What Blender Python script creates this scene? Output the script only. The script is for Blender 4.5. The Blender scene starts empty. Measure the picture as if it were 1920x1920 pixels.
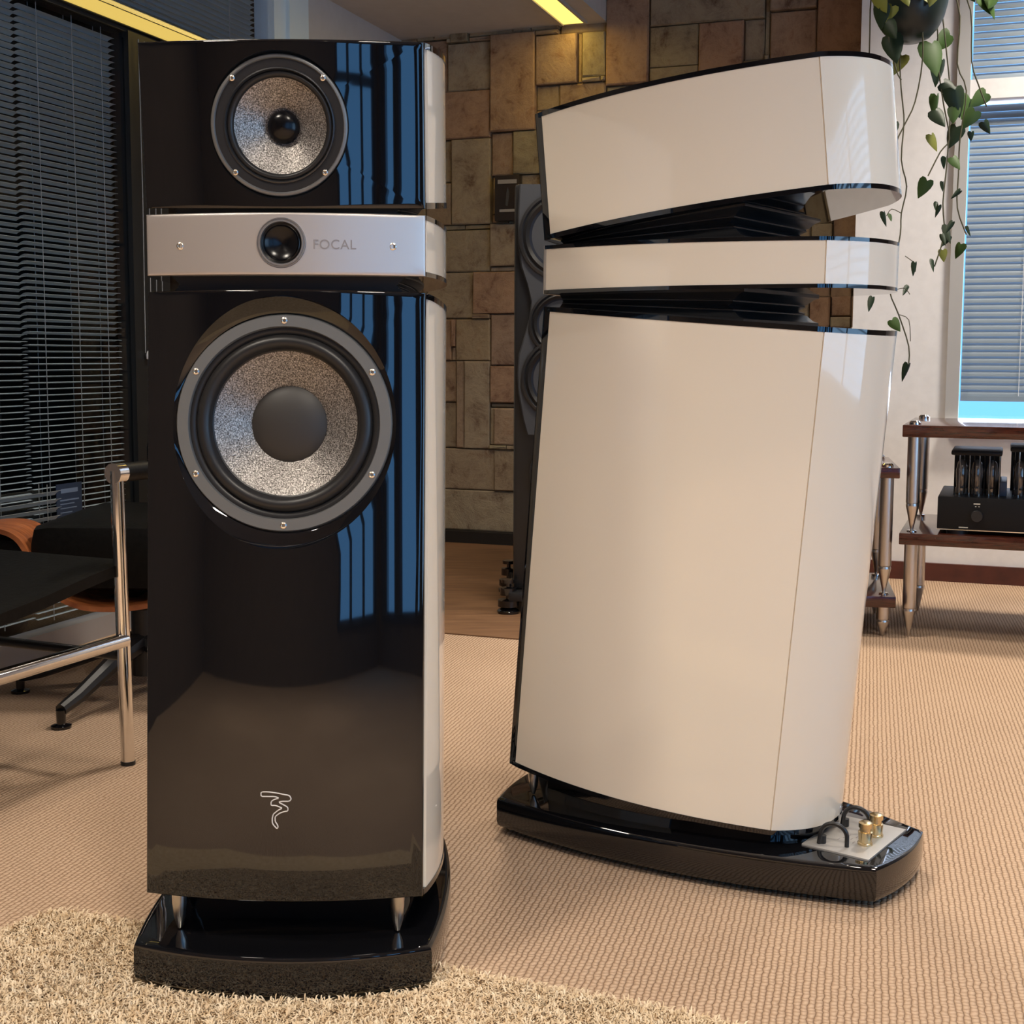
import bpy, bmesh, math, random
import numpy as np
from mathutils import Vector, Matrix
random.seed(7)
rng = np.random.default_rng(7)
sc = bpy.context.scene
COL = sc.collection
pi = math.pi

# ------------------------------------------------------------------ camera
F, P, RL, CY, H = 2421.0, math.radians(5.5523), math.radians(.2372), 904.38, .81296
cd = bpy.data.cameras.new('camera'); cam = bpy.data.objects.new('camera', cd); COL.objects.link(cam)
cd.sensor_fit = 'HORIZONTAL'; cd.sensor_width = 36; cd.lens = F / 1920 * 36
cd.shift_y = (CY - 960) / 1920; cd.clip_start = .05
_r = Vector((1, 0, 0)); _u = Vector((0, math.sin(P), math.cos(P))); _f = Vector((0, math.cos(P), -math.sin(P)))
_r2 = math.cos(RL) * _r + math.sin(RL) * _u; _u2 = -math.sin(RL) * _r + math.cos(RL) * _u
cam.matrix_world = Matrix(((_r2.x, _u2.x, -_f.x, 0), (_r2.y, _u2.y, -_f.y, 0), (_r2.z, _u2.z, -_f.z, H), (0, 0, 0, 1)))
sc.camera = cam

# the room is turned against the camera: A runs along the back wall, B into the depth
PH = math.radians(19.5)
CA, SA = math.cos(PH), math.sin(PH)
def R(a, b, z=0.0): return (a * CA + b * SA, -a * SA + b * CA, z)
def ray(px, py):
    x, y = px - 960, py - CY; c, s = math.cos(RL), math.sin(RL)
    x, y = (c * x + s * y) / F, (-s * x + c * y) / F
    return np.array([x, math.cos(P) - math.sin(P) * y, -math.sin(P) - math.cos(P) * y])
def at(px, py, Y): r = ray(px, py); k = Y / r[1]; return (r[0] * k, Y, H + r[2] * k)
def on_b(px, py, b):       # room coordinates of a point seen on the plane B = b
    r = ray(px, py); n = np.array([SA, CA, 0]); k = b / np.dot(r, n); p = r * k
    return (p[0] * CA - p[1] * SA, H + p[2])

# ------------------------------------------------------------------ world, light, exposure
w = bpy.data.worlds.new('world'); sc.world = w; w.use_nodes = True
bg = w.node_tree.nodes['Background']; bg.inputs[0].default_value = (.15, .44, .92, 1); bg.inputs[1].default_value = .68
def area(name, loc, target, sx, sy, power, col, spread=180):
    d = bpy.data.lights.new(name, 'AREA'); d.shape = 'RECTANGLE'; d.size = sx; d.size_y = sy; d.energy = power; d.color = col
    d.spread = math.radians(spread)
    o = bpy.data.objects.new(name, d); COL.objects.link(o); o.location = loc
    o.rotation_euler = (Vector(target) - Vector(loc)).to_track_quat('-Z', 'Y').to_euler(); return o
# daylight standing in the big side window (room right) and in the window of the back wall
area('daylight_side_window', R(3.0, .75, 1.3), R(0, .75, 1.3), 3.0, 2.1, 18, (.50, .75, 1.0))
area('daylight_corner_window', R(3.0, -2.1, 1.3), R(0, -2.1, 1.3), 1.9, 2.1, 3.2, (.14, .46, 1.0))
area('daylight_front_window', R(2.1, -3.33, 1.3), R(2.1, 0, 1.3), 1.3, 2.1, 2.0, (.14, .46, 1.0))
area('daylight_back_window', R(.48, 5.32, 1.56), R(.48, 0, 1.56), 1.13, 2.1, 12, (.95, .95, 1.0))
LAMPS = [(-1.35, .1, 80), (.35, .1, 112), (1.9, .4, 24), (-1.2, -1.7, 130), (.5, -1.7, 135), (.45, 2.35, 36), (1.7, 2.6, 38), (-1.7, 2.2, 14), (.55, 4.3, 115), (-.95, 3.3, 78)]  # last entry is an extra lamp, added to brighten the stone wall
sc.view_settings.view_transform = 'Standard'; sc.view_settings.look = 'None'
sc.view_settings.exposure = 1.58; sc.view_settings.gamma = 1.0; sc.view_settings.use_curve_mapping = False
sc.cycles.use_denoising = True; sc.cycles.use_adaptive_sampling = True; sc.cycles.adaptive_threshold = .03; sc.cycles.max_bounces = 8; sc.cycles.diffuse_bounces = 4; sc.cycles.glossy_bounces = 4
sc.cycles.transparent_max_bounces = 16; sc.cycles.sample_clamp_indirect = 6

# ------------------------------------------------------------------ materials
MATS = {}
def srgb(r, g, b):
    f = lambda c: (c / 255 / 12.92) if c / 255 <= .04045 else ((c / 255 + .055) / 1.055) ** 2.4
    return (f(r), f(g), f(b), 1)
def mat(name, col=(.5, .5, .5, 1), rough=.5, metal=0.0, spec=.5, coat=0.0, emit=None, es=1.0, trans=0.0):
    m = bpy.data.materials.new(name); m.use_nodes = True; b = m.node_tree.nodes['Principled BSDF']
    if len(col) == 3: col = (*col, 1)
    b.inputs['Base Color'].default_value = col; b.inputs['Roughness'].default_value = rough; b.inputs['Metallic'].default_value = metal
    b.inputs['Specular IOR Level'].default_value = spec; b.inputs['Coat Weight'].default_value = coat; b.inputs['Coat Roughness'].default_value = .02
    b.inputs['Transmission Weight'].default_value = trans
    if emit: b.inputs['Emission Color'].default_value = (*emit, 1); b.inputs['Emission Strength'].default_value = es
    MATS[name] = m; return m
class NT:
    def __init__(s, m): s.t = m.node_tree; s.b = s.t.nodes['Principled BSDF']; s.out = s.t.nodes['Material Output']
    def n(s, kind, **kw):
        x = s.t.nodes.new(kind)
        for k, v in kw.items():
            if k.startswith('i_'):
                key = k[2:]; x.inputs[int(key) if key.isdigit() else key.replace('_', ' ')].default_value = v
            else: setattr(x, k, v)
        return x
    def l(s, a, b): s.t.links.new(a, b)
    def math(s, op, a, b=None):
        x = s.n('ShaderNodeMath', operation=op)
        for i, v in enumerate((a, b)):
            if v is None: continue
            if isinstance(v, (int, float)): x.inputs[i].default_value = v
            else: s.l(v, x.inputs[i])
        return x.outputs[0]
    def ramp(s, fac, stops):
        x = s.n('ShaderNodeValToRGB'); s.l(fac, x.inputs[0]); e = x.color_ramp.elements
        while len(e) < len(stops): e.new(.5)
        for q, (p, c) in zip(e, stops): q.position = p; q.color = c if len(c) == 4 else (*c, 1)
        return x.outputs[0]
    def bump(s, h, dist, strength=1.0):
        x = s.n('ShaderNodeBump'); x.inputs['Strength'].default_value = strength; x.inputs['Distance'].default_value = dist
        s.l(h, x.inputs['Height']); s.l(x.outputs[0], s.b.inputs['Normal'])
def noisy(name, c1, c2, scale, rough=.6, dist=.002, detail=6, metal=0, stretch=(1, 1, 1), spec=.5, coat=0):
    m = mat(name, c1, rough, metal, spec, coat); t = NT(m)
    co = t.n('ShaderNodeTexCoord'); mp = t.n('ShaderNodeMapping'); mp.inputs['Scale'].default_value = stretch; t.l(co.outputs['Object'], mp.inputs[0])
    nz = t.n('ShaderNodeTexNoise', i_Scale=scale, i_Detail=detail); t.l(mp.outputs[0], nz.inputs['Vector'])
    t.l(t.ramp(nz.outputs[0], [(.3, c1), (.7, c2)]), t.b.inputs['Base Color'])
    if dist: t.bump(nz.outputs[0], dist)
    return m
mat('black_gloss', (.004, .004, .005), .03, spec=.5, coat=.5)
mat('black_satin', (.012, .012, .013), .35)
mat('black_matte', (.008, .008, .009), .7, spec=.25)
mat('white_gloss', srgb(232, 220, 202), .07, spec=.5, coat=.35)
mat('rubber', (.016, .015, .015), .38, spec=.4)
mat('ring_grey', (.20, .20, .195), .42, metal=.6)
mat('ring_dark', (.05, .05, .052), .3, metal=.6)
mat('chrome', (.82, .80, .78), .07, metal=1)
mat('steel_brushed', (.62, .58, .54), .28, metal=1)
mat('screw_steel', (.75, .70, .62), .25, metal=1)
mat('silver_panel', (.62, .57, .535), .42, metal=.75)
mat('silver_ring', (.62, .60, .58), .3, metal=.9)
mat('panel_print', (.26, .235, .23), .5)
mat('emblem_white', (.62, .58, .55), .4)
mat('dust_cap', (.028, .024, .021), .5)
mat('gold', (.78, .62, .36), .25, metal=1)
mat('terminal_grey', (.42, .40, .38), .4, metal=.4)
mat('glass_dark_dome', (.003, .003, .004), .22, spec=.35)
def cone_mat():
    m = mat('cone_grey', (.3, .3, .3), .33, metal=.55); t = NT(m); co = t.n('ShaderNodeTexCoord')
    nz = t.n('ShaderNodeTexNoise', i_Scale=620.0, i_Detail=2.0); t.l(co.outputs['Object'], nz.inputs['Vector'])
    t.l(t.ramp(nz.outputs[0], [(.34, (.06, .052, .045)), (.5, (.215, .20, .185)), (.68, (.52, .48, .45))]), t.b.inputs['Base Color'])
    t.bump(nz.outputs[0], .0006)
cone_mat()
def carpet():
    m = mat('carpet', (.4, .3, .2), .95, spec=.1); t = NT(m); co = t.n('ShaderNodeTexCoord'); mp = t.n('ShaderNodeMapping')
    mp.inputs['Rotation'].default_value = (0, 0, math.radians(15.5)); mp.inputs['Scale'].default_value = (112, 112, 1)
    t.l(co.outputs['Object'], mp.inputs[0])
    wn = t.n('ShaderNodeTexNoise', i_Scale=.55, i_Detail=3.0); t.l(mp.outputs[0], wn.inputs['Vector'])
    sx = t.n('ShaderNodeSeparateXYZ'); t.l(mp.outputs[0], sx.inputs[0])
    u = t.math('ADD', sx.outputs[0], t.math('MULTIPLY', t.math('SUBTRACT', wn.outputs[0], .5), .8))
    v = t.math('ADD', sx.outputs[1], t.math('MULTIPLY', t.math('SUBTRACT', wn.outputs[0], .5), 1.5))
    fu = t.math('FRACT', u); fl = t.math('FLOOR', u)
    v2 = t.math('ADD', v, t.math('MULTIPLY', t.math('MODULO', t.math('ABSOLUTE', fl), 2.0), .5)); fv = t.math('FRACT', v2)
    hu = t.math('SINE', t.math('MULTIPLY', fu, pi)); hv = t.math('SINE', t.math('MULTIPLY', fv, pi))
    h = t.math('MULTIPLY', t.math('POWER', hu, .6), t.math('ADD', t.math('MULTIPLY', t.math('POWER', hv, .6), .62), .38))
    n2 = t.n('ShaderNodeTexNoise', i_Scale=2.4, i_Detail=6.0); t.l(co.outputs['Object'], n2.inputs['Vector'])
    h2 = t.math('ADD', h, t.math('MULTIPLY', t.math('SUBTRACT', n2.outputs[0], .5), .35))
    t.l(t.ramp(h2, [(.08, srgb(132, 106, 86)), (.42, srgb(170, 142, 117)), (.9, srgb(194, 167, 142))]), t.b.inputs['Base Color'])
    t.bump(h, .003, .7)
carpet()
noisy('wood_floor', srgb(104, 74, 52), srgb(132, 98, 70), 6, .5, .0005, stretch=(1, 6, 1))
noisy('rug_back', srgb(190, 160, 120), srgb(210, 185, 150), 40, .95)
def rug_pile():
    m = mat('rug_pile', (.7, .6, .45), .9, spec=.15); t = NT(m); co = t.n('ShaderNodeTexCoord')
    nz = t.n('ShaderNodeTexNoise', i_Scale=60.0, i_Detail=4.0); t.l(co.outputs['Object'], nz.inputs['Vector'])
    t.l(t.ramp(nz.outputs[0], [(.3, srgb(198, 170, 134)), (.7, srgb(232, 214, 186))]), t.b.inputs['Base Color'])
rug_pile()
def stone():
    m = mat('stone', (.3, .25, .2), .85, spec=.25); t = NT(m); co = t.n('ShaderNodeTexCoord'); oi = t.n('ShaderNodeObjectInfo')
    ad = t.n('ShaderNodeVectorMath', operation='MULTIPLY_ADD'); t.l(oi.outputs['Random'], ad.inputs[0]); ad.inputs[1].default_value = (7, 13, 9); t.l(co.outputs['Object'], ad.inputs[2])
    nz = t.n('ShaderNodeTexNoise', i_Scale=9.0, i_Detail=10.0, i_Roughness=.74, i_Distortion=.35); t.l(ad.outputs[0], nz.inputs['Vector'])
    base = t.ramp(nz.outputs[0], [(.32, srgb(128, 104, 90)), (.44, srgb(180, 166, 152)), (.56, srgb(200, 188, 172)), (.68, srgb(176, 154, 136))])
    tint = t.ramp(oi.outputs['Random'], [(0, srgb(208, 198, 184)), (.3, srgb(198, 196, 180)), (.55, srgb(214, 184, 166)), (.75, srgb(196, 192, 170)), (1, srgb(202, 182, 170))])
    mx = t.n('ShaderNodeMix', data_type='RGBA', blend_type='MULTIPLY'); mx.inputs[0].default_value = 1.0
    t.l(base, mx.inputs[6]); t.l(tint, mx.inputs[7]); t.l(mx.outputs[2], t.b.inputs['Base Color'])
    t.bump(nz.outputs[0], .02, .7)
stone()
noisy('white_wall', srgb(224, 221, 220), srgb(231, 228, 227), 30, .8, .0004)
noisy('dark_wall', srgb(92, 80, 70), srgb(102, 88, 78), 10, .8, .0004)
noisy('ceiling_paint', srgb(186, 182, 178), srgb(192, 188, 184), 20, .85, .0003)
noisy('main_ceiling', srgb(150, 138, 126), srgb(156, 144, 132), 20, .85, .0003)
mat('base_black', (.01, .008, .007), .5)
noisy('wood_dark', srgb(44, 18, 12), srgb(84, 40, 26), 22, .16, .0003, stretch=(1, 8, 8), coat=.4)
noisy('wood_shell', srgb(120, 62, 34), srgb(186, 112, 66), 18, .3, .0003, stretch=(1, 6, 1))
noisy('wood_base', srgb(70, 34, 26), srgb(92, 46, 34), 14, .4, .0003)
noisy('leather', (.003, .003, .003, 1), (.006, .0055, .0055, 1), 90, .45, .0005, spec=.14)
mat('slat_dark', (.46, .53, .55), .5, metal=.1)
mat('slat_pale', (.42, .46, .50), .45, metal=.2)
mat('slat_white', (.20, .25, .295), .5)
mat('cord_grey', (.30, .31, .31), .6)
mat('cord_white', (.75, .76, .78), .6)
mat('frame_dark', (.012, .013, .014), .4)
mat('frame_metal', (.40, .39, .40), .4, metal=.5)
mat('frame_daylit', (.62, .74, .80), .4)  # daylight's blue tint and brightness put into the post colour
mat('frame_grey', (.42, .41, .40), .5)
mat('void_dark', (.006, .007, .008), .9, spec=.1)
mat('grey_baffle', (.055, .056, .06), .6, spec=.3)
mat('cone_blue', (.010, .012, .020), .6, spec=.25)
mat('pot', (.012, .022, .020), .35)
mat('vine', (.075, .07, .035), .7)
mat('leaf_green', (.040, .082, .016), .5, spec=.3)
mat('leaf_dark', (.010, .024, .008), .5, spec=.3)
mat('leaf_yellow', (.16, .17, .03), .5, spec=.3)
mat('card_blue', (.02, .035, .07), .4)
mat('card_print', (.13, .18, .28), .5)
mat('plaque', (.022, .014, .012), .35)
mat('plaque_print', (.30, .28, .27), .5)
mat('curtain', (.05, .09, .14), .9)
mat('amp_black', (.006, .006, .007), .45, spec=.25)
mat('amp_print', (.55, .52, .44), .5)
mat('lamp_glow', (.1, .08, .05), .5, emit=(1.0, .80, .55), es=5)
mat('led_yellow', (.1, .08, .02), .5, emit=(1.0, .66, .13), es=.66)
mat('strip_reflection', (.1, .08, .02), .5, emit=(1.0, .70, .16), es=.25)  # glow of the reflected strip on the left glass
mat('tube_glass', (.25, .22, .2), .05, spec=.8, metal=.6)
def pane(name, tint, refl):
    m = mat(name); t = NT(m); tr = t.n('ShaderNodeBsdfTransparent'); tr.inputs[0].default_value = (*tint, 1)
    gl = t.n('ShaderNodeBsdfGlossy'); gl.inputs['Roughness'].default_value = .01; gl.inputs[0].default_value = (1, 1, 1, 1)
    fr = t.n('ShaderNodeFresnel', i_IOR=refl); ge = t.n('ShaderNodeNewGeometry'); mx = t.n('ShaderNodeMixShader'); t.l(t.math('MULTIPLY', fr.outputs[0], t.math('SUBTRACT', 1.0, ge.outputs['Backfacing'])), mx.inputs[0]); t.l(tr.outputs[0], mx.inputs[1]); t.l(gl.outputs[0], mx.inputs[2])
    t.l(mx.outputs[0], t.out.inputs[0])
pane('glass', (.95, .97, 1), 1.45)

# ------------------------------------------------------------------ mesh helpers
def link(o, parent=None):
    COL.objects.link(o)
    if parent: o.parent = parent
    return o
def tag(o, label=None, cat=None, group=None, kind=None):
    if label: o['label'] = label
    if cat: o['category'] = cat
    if group: o['group'] = group
    if kind: o['kind'] = kind
    return o
def empty(name, loc=(0, 0, 0), rz=0.0):
    o = bpy.data.objects.new(name, None); o.empty_display_size = .05; o.location = loc; o.rotation_euler = (0, 0, rz); return link(o)
class MB:
    def __init__(s): s.v = []; s.f = []
    def add(s, vs, fs): k = len(s.v); s.v += [tuple(map(float, q)) for q in vs]; s.f += [tuple(i + k for i in f) for f in fs]; return s
    def box(s, x0, x1, y0, y1, z0, z1, fn=None):
        vs = [(x, y, z) for x in (x0, x1) for y in (y0, y1) for z in (z0, z1)]
        if fn: vs = [fn(*q) for q in vs]
        return s.add(vs, [(0, 1, 3, 2), (4, 6, 7, 5), (0, 4, 5, 1), (2, 3, 7, 6), (0, 2, 6, 4), (1, 5, 7, 3)])
    def bbox(s, x0, x1, y0, y1, z0, z1, c, fn=None):      # box with chamfered edges
        bm = bmesh.new(); bmesh.ops.create_cube(bm, size=1)
        for q in bm.verts: q.co = ((x0 + x1) / 2 + q.co.x * (x1 - x0), (y0 + y1) / 2 + q.co.y * (y1 - y0), (z0 + z1) / 2 + q.co.z * (z1 - z0))
        bmesh.ops.bevel(bm, geom=bm.edges[:], offset=c, segments=2, affect='EDGES', profile=.6)
        bm.verts.index_update(); vs = [tuple(q.co) for q in bm.verts]
        if fn: vs = [fn(*q) for q in vs]
        s.add(vs, [tuple(q.index for q in f.verts) for f in bm.faces]); bm.free(); return s
    def tube(s, pts, r, n=8, caps=True):
        pts = [Vector(p) for p in pts]; rr = r if isinstance(r, (list, tuple)) else [r] * len(pts); vs = []; fs = []
        up = None
        for i, p in enumerate(pts):
            d = (pts[min(i + 1, len(pts) - 1)] - pts[max(i - 1, 0)]).normalized()
            if up is None: up = d.orthogonal().normalized()
            up = (up - d * up.dot(d)); up = up.normalized() if up.length > 1e-6 else d.orthogonal().normalized(); sd = d.cross(up)
            vs += [p + (up * math.cos(2 * pi * k / n) + sd * math.sin(2 * pi * k / n)) * rr[i] for k in range(n)]
        for i in range(len(pts) - 1):
            fs += [(i * n + k, i * n + (k + 1) % n, (i + 1) * n + (k + 1) % n, (i + 1) * n + k) for k in range(n)]
        if caps: fs += [tuple(reversed(range(n))), tuple((len(pts) - 1) * n + k for k in range(n))]
        return s.add(vs, fs)
    def lathe(s, prof, fn, n=64):      # prof: (r, h) ; fn(x, y, h)
        vs = []; fs = []; m = len(prof)
        for r, h in prof: vs += [fn(r * math.cos(2 * pi * k / n), r * math.sin(2 * pi * k / n), h) for k in range(n)]
        for i in range(m - 1): fs += [(i * n + k, i * n + (k + 1) % n, (i + 1) * n + (k + 1) % n, (i + 1) * n + k) for k in range(n)]
        s.add(vs, fs); return s
    def prism(s, loop, levels):        # loop: list of 2d points ; levels: list of functions (x, y) -> 3d
        n = len(loop); vs = []; fs = []
        for fn in levels: vs += [fn(x, y) for x, y in loop]
        for i in range(len(levels) - 1): fs += [(i * n + k, i * n + (k + 1) % n, (i + 1) * n + (k + 1) % n, (i + 1) * n + k) for k in range(n)]
        fs += [tuple(reversed(range(n))), tuple((len(levels) - 1) * n + k for k in range(n))]
        return s.add(vs, fs)
    def mesh(s, name, m, smooth=True, ang=35):
        me = bpy.data.meshes.new(name); me.from_pydata(s.v, [], s.f)
        bm = bmesh.new(); bm.from_mesh(me); bmesh.ops.remove_doubles(bm, verts=bm.verts[:], dist=1e-6); bmesh.ops.recalc_face_normals(bm, faces=bm.faces[:]); bm.to_mesh(me); bm.free()
        me.materials.append(MATS[m])
        if smooth:
            me.shade_smooth(); me.set_sharp_from_angle(angle=math.radians(ang))
        me.update(); return me
    def build(s, name, m, parent=None, smooth=True, ang=35):
        return link(bpy.data.objects.new(name, s.mesh(name, m, smooth, ang)), parent)
def obj(name, me, parent=None, loc=None, rot=None):
    o = link(bpy.data.objects.new(name, me), parent)
    if loc is not None: o.location = loc
    if rot is not None: o.rotation_euler = rot
    return o
def kids(o): return [c for c in bpy.data.objects if c.parent == o]
def copy_tree(o, parent=None):
    ch = kids(o); c = o.copy(); COL.objects.link(c); c.parent = parent
    for k in ch: copy_tree(k, c)
    return c
def struct(o): o['kind'] = 'structure'; return o

# ------------------------------------------------------------------ room shell
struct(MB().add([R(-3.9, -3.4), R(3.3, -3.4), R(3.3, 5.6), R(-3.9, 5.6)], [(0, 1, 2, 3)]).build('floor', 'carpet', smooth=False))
BK = 5.25
o = MB().box(-2.36, -.40, 3.46, 5.19, .0005, .004, lambda a, b, z: R(a, b, z)).build('floor_brown', 'wood_floor', smooth=False); struct(o)
struct(MB().box(-3.9, -.40, BK + .05, BK + .2, 0, 2.9, R).build('wall_back', 'dark_wall', smooth=False))
struct(MB().box(-2.37, -.40, BK - .06, BK + .05, 0, .055, R).build('baseboard_back', 'base_black', smooth=False))
ww = MB()
WA0, WA1, WZ0, WZ1 = -.085, 1.05, .565, 2.62
for q in [(-.42, WA0, 0, 2.9), (WA1, 3.3, 0, 2.9), (WA0, WA1, 0, WZ0), (WA0, WA1, WZ1, 2.9)]:
    ww.box(q[0], q[1], 4.95, 5.15, q[2], q[3], R)
ww.box(-.42, -.30, 5.15, 5.45, 0, 2.9, R)
struct(ww.build('wall_back_white', 'white_wall', smooth=False))
struct(MB().box(-.42, 3.0, 4.935, 4.951, 0, .065, R).build('baseboard_white', 'wood_base', smooth=False))
# right wall with the big side window opening (out of view)
rw = MB(); SB0, SB1, SZ0, SZ1 = -3.1, 2.3, .25, 2.35
for q in [(-3.4, SB0, 0, 2.9), (SB1, 5.2, 0, 2.9), (SB0, SB1, 0, SZ0), (SB0, SB1, SZ1, 2.9)]:
    rw.box(2.9, 3.05, q[0], q[1], q[2], q[3], R)
struct(rw.build('wall_right', 'dark_wall', smooth=False))
sw = empty('window_3'); struct(sw)
for b in (SB0 + .03, -2.25, -.95, .7, SB1 - .03): MB().box(2.88, 2.93, b - .03, b + .03, SZ0, SZ1, R).build('mullion', 'frame_dark', sw, smooth=False)
for z in (SZ0 + .03, SZ1 - .03): MB().box(2.881, 2.929, SB0, SB1, z - .03, z + .03, R).build('rail', 'frame_dark', sw, smooth=False)
# dark curtains hanging in front of the side window
for i, (b0, b1) in enumerate([(-2.95, -2.75), (-2.42, -2.15), (-1.60, -1.30), (-1.12, -.75)]):
    n = 28; loop = []
    for k in range(n + 1):
        b = b0 + (b1 - b0) * k / n; loop.append((2.80 + .022 * math.sin(k * 1.35 + i), b))
    loop += [(x + .004, b) for x, b in reversed(loop)]
    c = MB().prism(loop, [lambda x, b: R(x, b, .3), lambda x, b: R(x, b, 2.5)]).build('curtain', 'curtain')
    tag(c, 'dark blue curtain panel at the side window, %s' % ['in the corner by the rear window', 'narrow one left of the second mullion', 'hanging between two mullions', 'beside the slatted blind'][i], 'curtain', 'side window curtains')
fw_ = MB()
for q in [(-3.9, 1.45, 0, 2.9), (2.75, 3.3, 0, 2.9), (1.45, 2.75, 0, SZ0), (1.45, 2.75, SZ1, 2.9)]: fw_.box(q[0], q[1], -3.4, -3.25, q[2], q[3], R)
struct(fw_.build('wall_front', 'dark_wall', smooth=False))
w4 = empty('window_4'); struct(w4)
for a in (1.48, 1.85, 2.3, 2.72): MB().box(a - .03, a + .03, -3.28, -3.23, SZ0, SZ1, R).build('mullion', 'frame_dark', w4, smooth=False)
for z in (SZ0 + .03, 1.2, SZ1 - .03): MB().box(1.45, 2.75, -3.279, -3.231, z - .03, z + .03, R).build('rail', 'frame_dark', w4, smooth=False)
struct(MB().box(-3.9, -3.75, -3.4, 5.6, 0, 2.9, R).build('wall_left_far', 'void_dark', smooth=False))
struct(MB().box(-3.9, 3.3, -3.4, 5.6, 2.75, 2.9, R).build('ceiling', 'main_ceiling', smooth=False))
struct(MB().box(-2.37, -1.45, 3.0, BK, 2.17, 2.74, R).build('ceiling_soffit', 'ceiling_paint', smooth=False))
# left side: solid wall towards the camera, glazed partition further on
LW = -2.37
struct(MB().box(LW - .15, LW, -3.25, 1.5, 0, 2.75, R).build('wall_left', 'dark_wall', smooth=False))
struct(MB().box(LW - .15, LW, 4.37, BK + .06, 0, 2.74, R).build('wall_left_end', 'ceiling_paint', smooth=False))
lg = empty('window_1'); struct(lg)
MB().box(LW - .06, LW + .02, 4.117, 4.369, 0, 2.74, R).build('end_post', 'frame_daylit', lg, smooth=False)
MB().box(LW + .02, LW + .035, 4.20, 4.30, 0, 2.74, R).build('post_cover', 'frame_daylit', lg, smooth=False)
MB().box(LW - .05, LW + .01, 3.285, 3.47, 0, 1.76, R).build('mullion', 'frame_dark', lg, smooth=False)
MB().box(LW - .05, LW + .01, 1.5, 1.56, 0, 2.74, R).build('mullion', 'frame_dark', lg, smooth=False)
MB().box(LW - .05, LW + .004, 1.56, 4.117, 1.755, 1.815, R).build('transom', 'frame_dark', lg, smooth=False)
MB().box(LW - .03, LW + .03, 1.56, 3.27, .0, .062, R).build('bottom_rail', 'frame_metal', lg, smooth=False)
MB().box(LW - .03, LW + .01, 3.47, 4.117, .0, .062, R).build('bottom_rail', 'frame_metal', lg, smooth=False)
for b0, b1, z0, z1 in [(1.56, 3.285, .062, 1.755), (3.47, 4.117, .062, 1.755), (1.56, 4.117, 1.815, 2.74)]:
    MB().box(LW - .012, LW - .006, b0, b1, z0, z1, R).build('pane', 'glass', lg, smooth=False)
refl_strip = empty('glow_strip', R(LW + .02, 3.0, 1.785))  # glowing bar in place of the ceiling strip's reflection in the glass
refl_strip.rotation_euler = (0, 0, -PH)
MB().box(-.016, .0, -1.3, .9, -.020, .020).build('profile', 'frame_dark', refl_strip, smooth=False)
MB().box(.0, .008, -1.3, .9, -.017, .017).build('glow_face', 'strip_reflection', refl_strip, smooth=False)
tag(refl_strip, 'yellow glowing bar in place of a ceiling strip reflected in the glass, along the transom of the dark blinds', 'light')

# blinds --------------------------------------------------------------
def slat_mesh(name, L, wd, m, crown=.0025, th=.0006):
    xs = [(-wd / 2, 0), (-wd / 4, crown * .75), (0, crown), (wd / 4, crown * .75), (wd / 2, 0)]
    loop = xs + [(x, y - th) for x, y in reversed(xs)]
    return MB().prism(loop, [lambda x, y: (x, 0, y), lambda x, y: (x, L, y)]).mesh(name, m, True, 50)
def blind(name, label, cat, a, b0, L, z0, z1, pitch, wd, m, tilt, cords, cm, along='b', rail_m=None, headz=None):
    t = empty(name, R(a, b0, 0) if along == 'b' else R(b0, a, 0), -PH if along == 'b' else -PH - pi / 2)
    if along != 'b': t.rotation_euler = (0, 0, -PH)
    me = slat_mesh('slat', L, wd, m); z = z0; i = 0
    while z < z1:
        s = obj('slat', me, t)
        if along == 'b': s.location = (0, 0, z); s.rotation_euler = (0, tilt(z), 0)
        else: s.location = (0, 0, z); s.rotation_euler = (tilt(z), 0, -pi / 2) ; s.rotation_mode = 'XYZ'
        if along != 'b':
            s.rotation_mode = 'XYZ'; s.matrix_local = Matrix.Translation((0, 0, z)) @ Matrix.Rotation(-pi / 2, 4, 'Z') @ Matrix.Rotation(tilt(z), 4, 'Y')
        z += pitch; i += 1
    for c in cords:
        p = (lambda zz, o: (o, c * L, zz)) if along == 'b' else (lambda zz, o: (c * L, o, zz))
        for off in (-wd * .5 - .001, wd * .5 + .001):
            MB().tube([p(z0 - .01, off), p(z1 + .01, off)], .0011, 5).build('ladder_cord', cm, t)
    if rail_m:
        if along == 'b': MB().box(-wd * .5, wd * .5, 0, L, z0 - .03, z0 - .012).build('bottom_rail', rail_m, t, smooth=False); 
        else: MB().box(0, L, -wd * .5, wd * .5, z0 - .03, z0 - .012).build('bottom_rail', rail_m, t, smooth=False)
    return tag(t, label, cat)
dark_tilt = lambda z: -math.radians(15 if z > .86 else 7)
BL = LW - .045
blind('venetian_blind', 'dark slatted blind at the left photo edge behind the chairs', 'blind', BL, 1.62, 1.245, .09, 1.75, .0172, .025, 'slat_dark', dark_tilt, (.62, .9), 'cord_grey')
blind('venetian_blind', 'dark slatted blind between the left edge and the tall black-fronted loudspeaker', 'blind', BL, 2.872, .405, .082, 1.75, .0172, .025, 'slat_dark', dark_tilt, (.16, .52, .84), 'cord_grey')
blind('venetian_blind', 'dark slatted blind above the yellow strip', 'blind', BL, 1.62, 2.46, 1.83, 2.40, .0172, .025, 'slat_dark', lambda z: -math.radians(12), (.6, .93), 'cord_grey')
blind('venetian_blind', 'short stack of pale grey slats behind the wooden chair edge', 'blind', LW + .02, 2.3, .605, .325, .455, .0225, .025, 'slat_pale', lambda z: -math.radians(32), (.9,), 'cord_grey')
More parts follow.
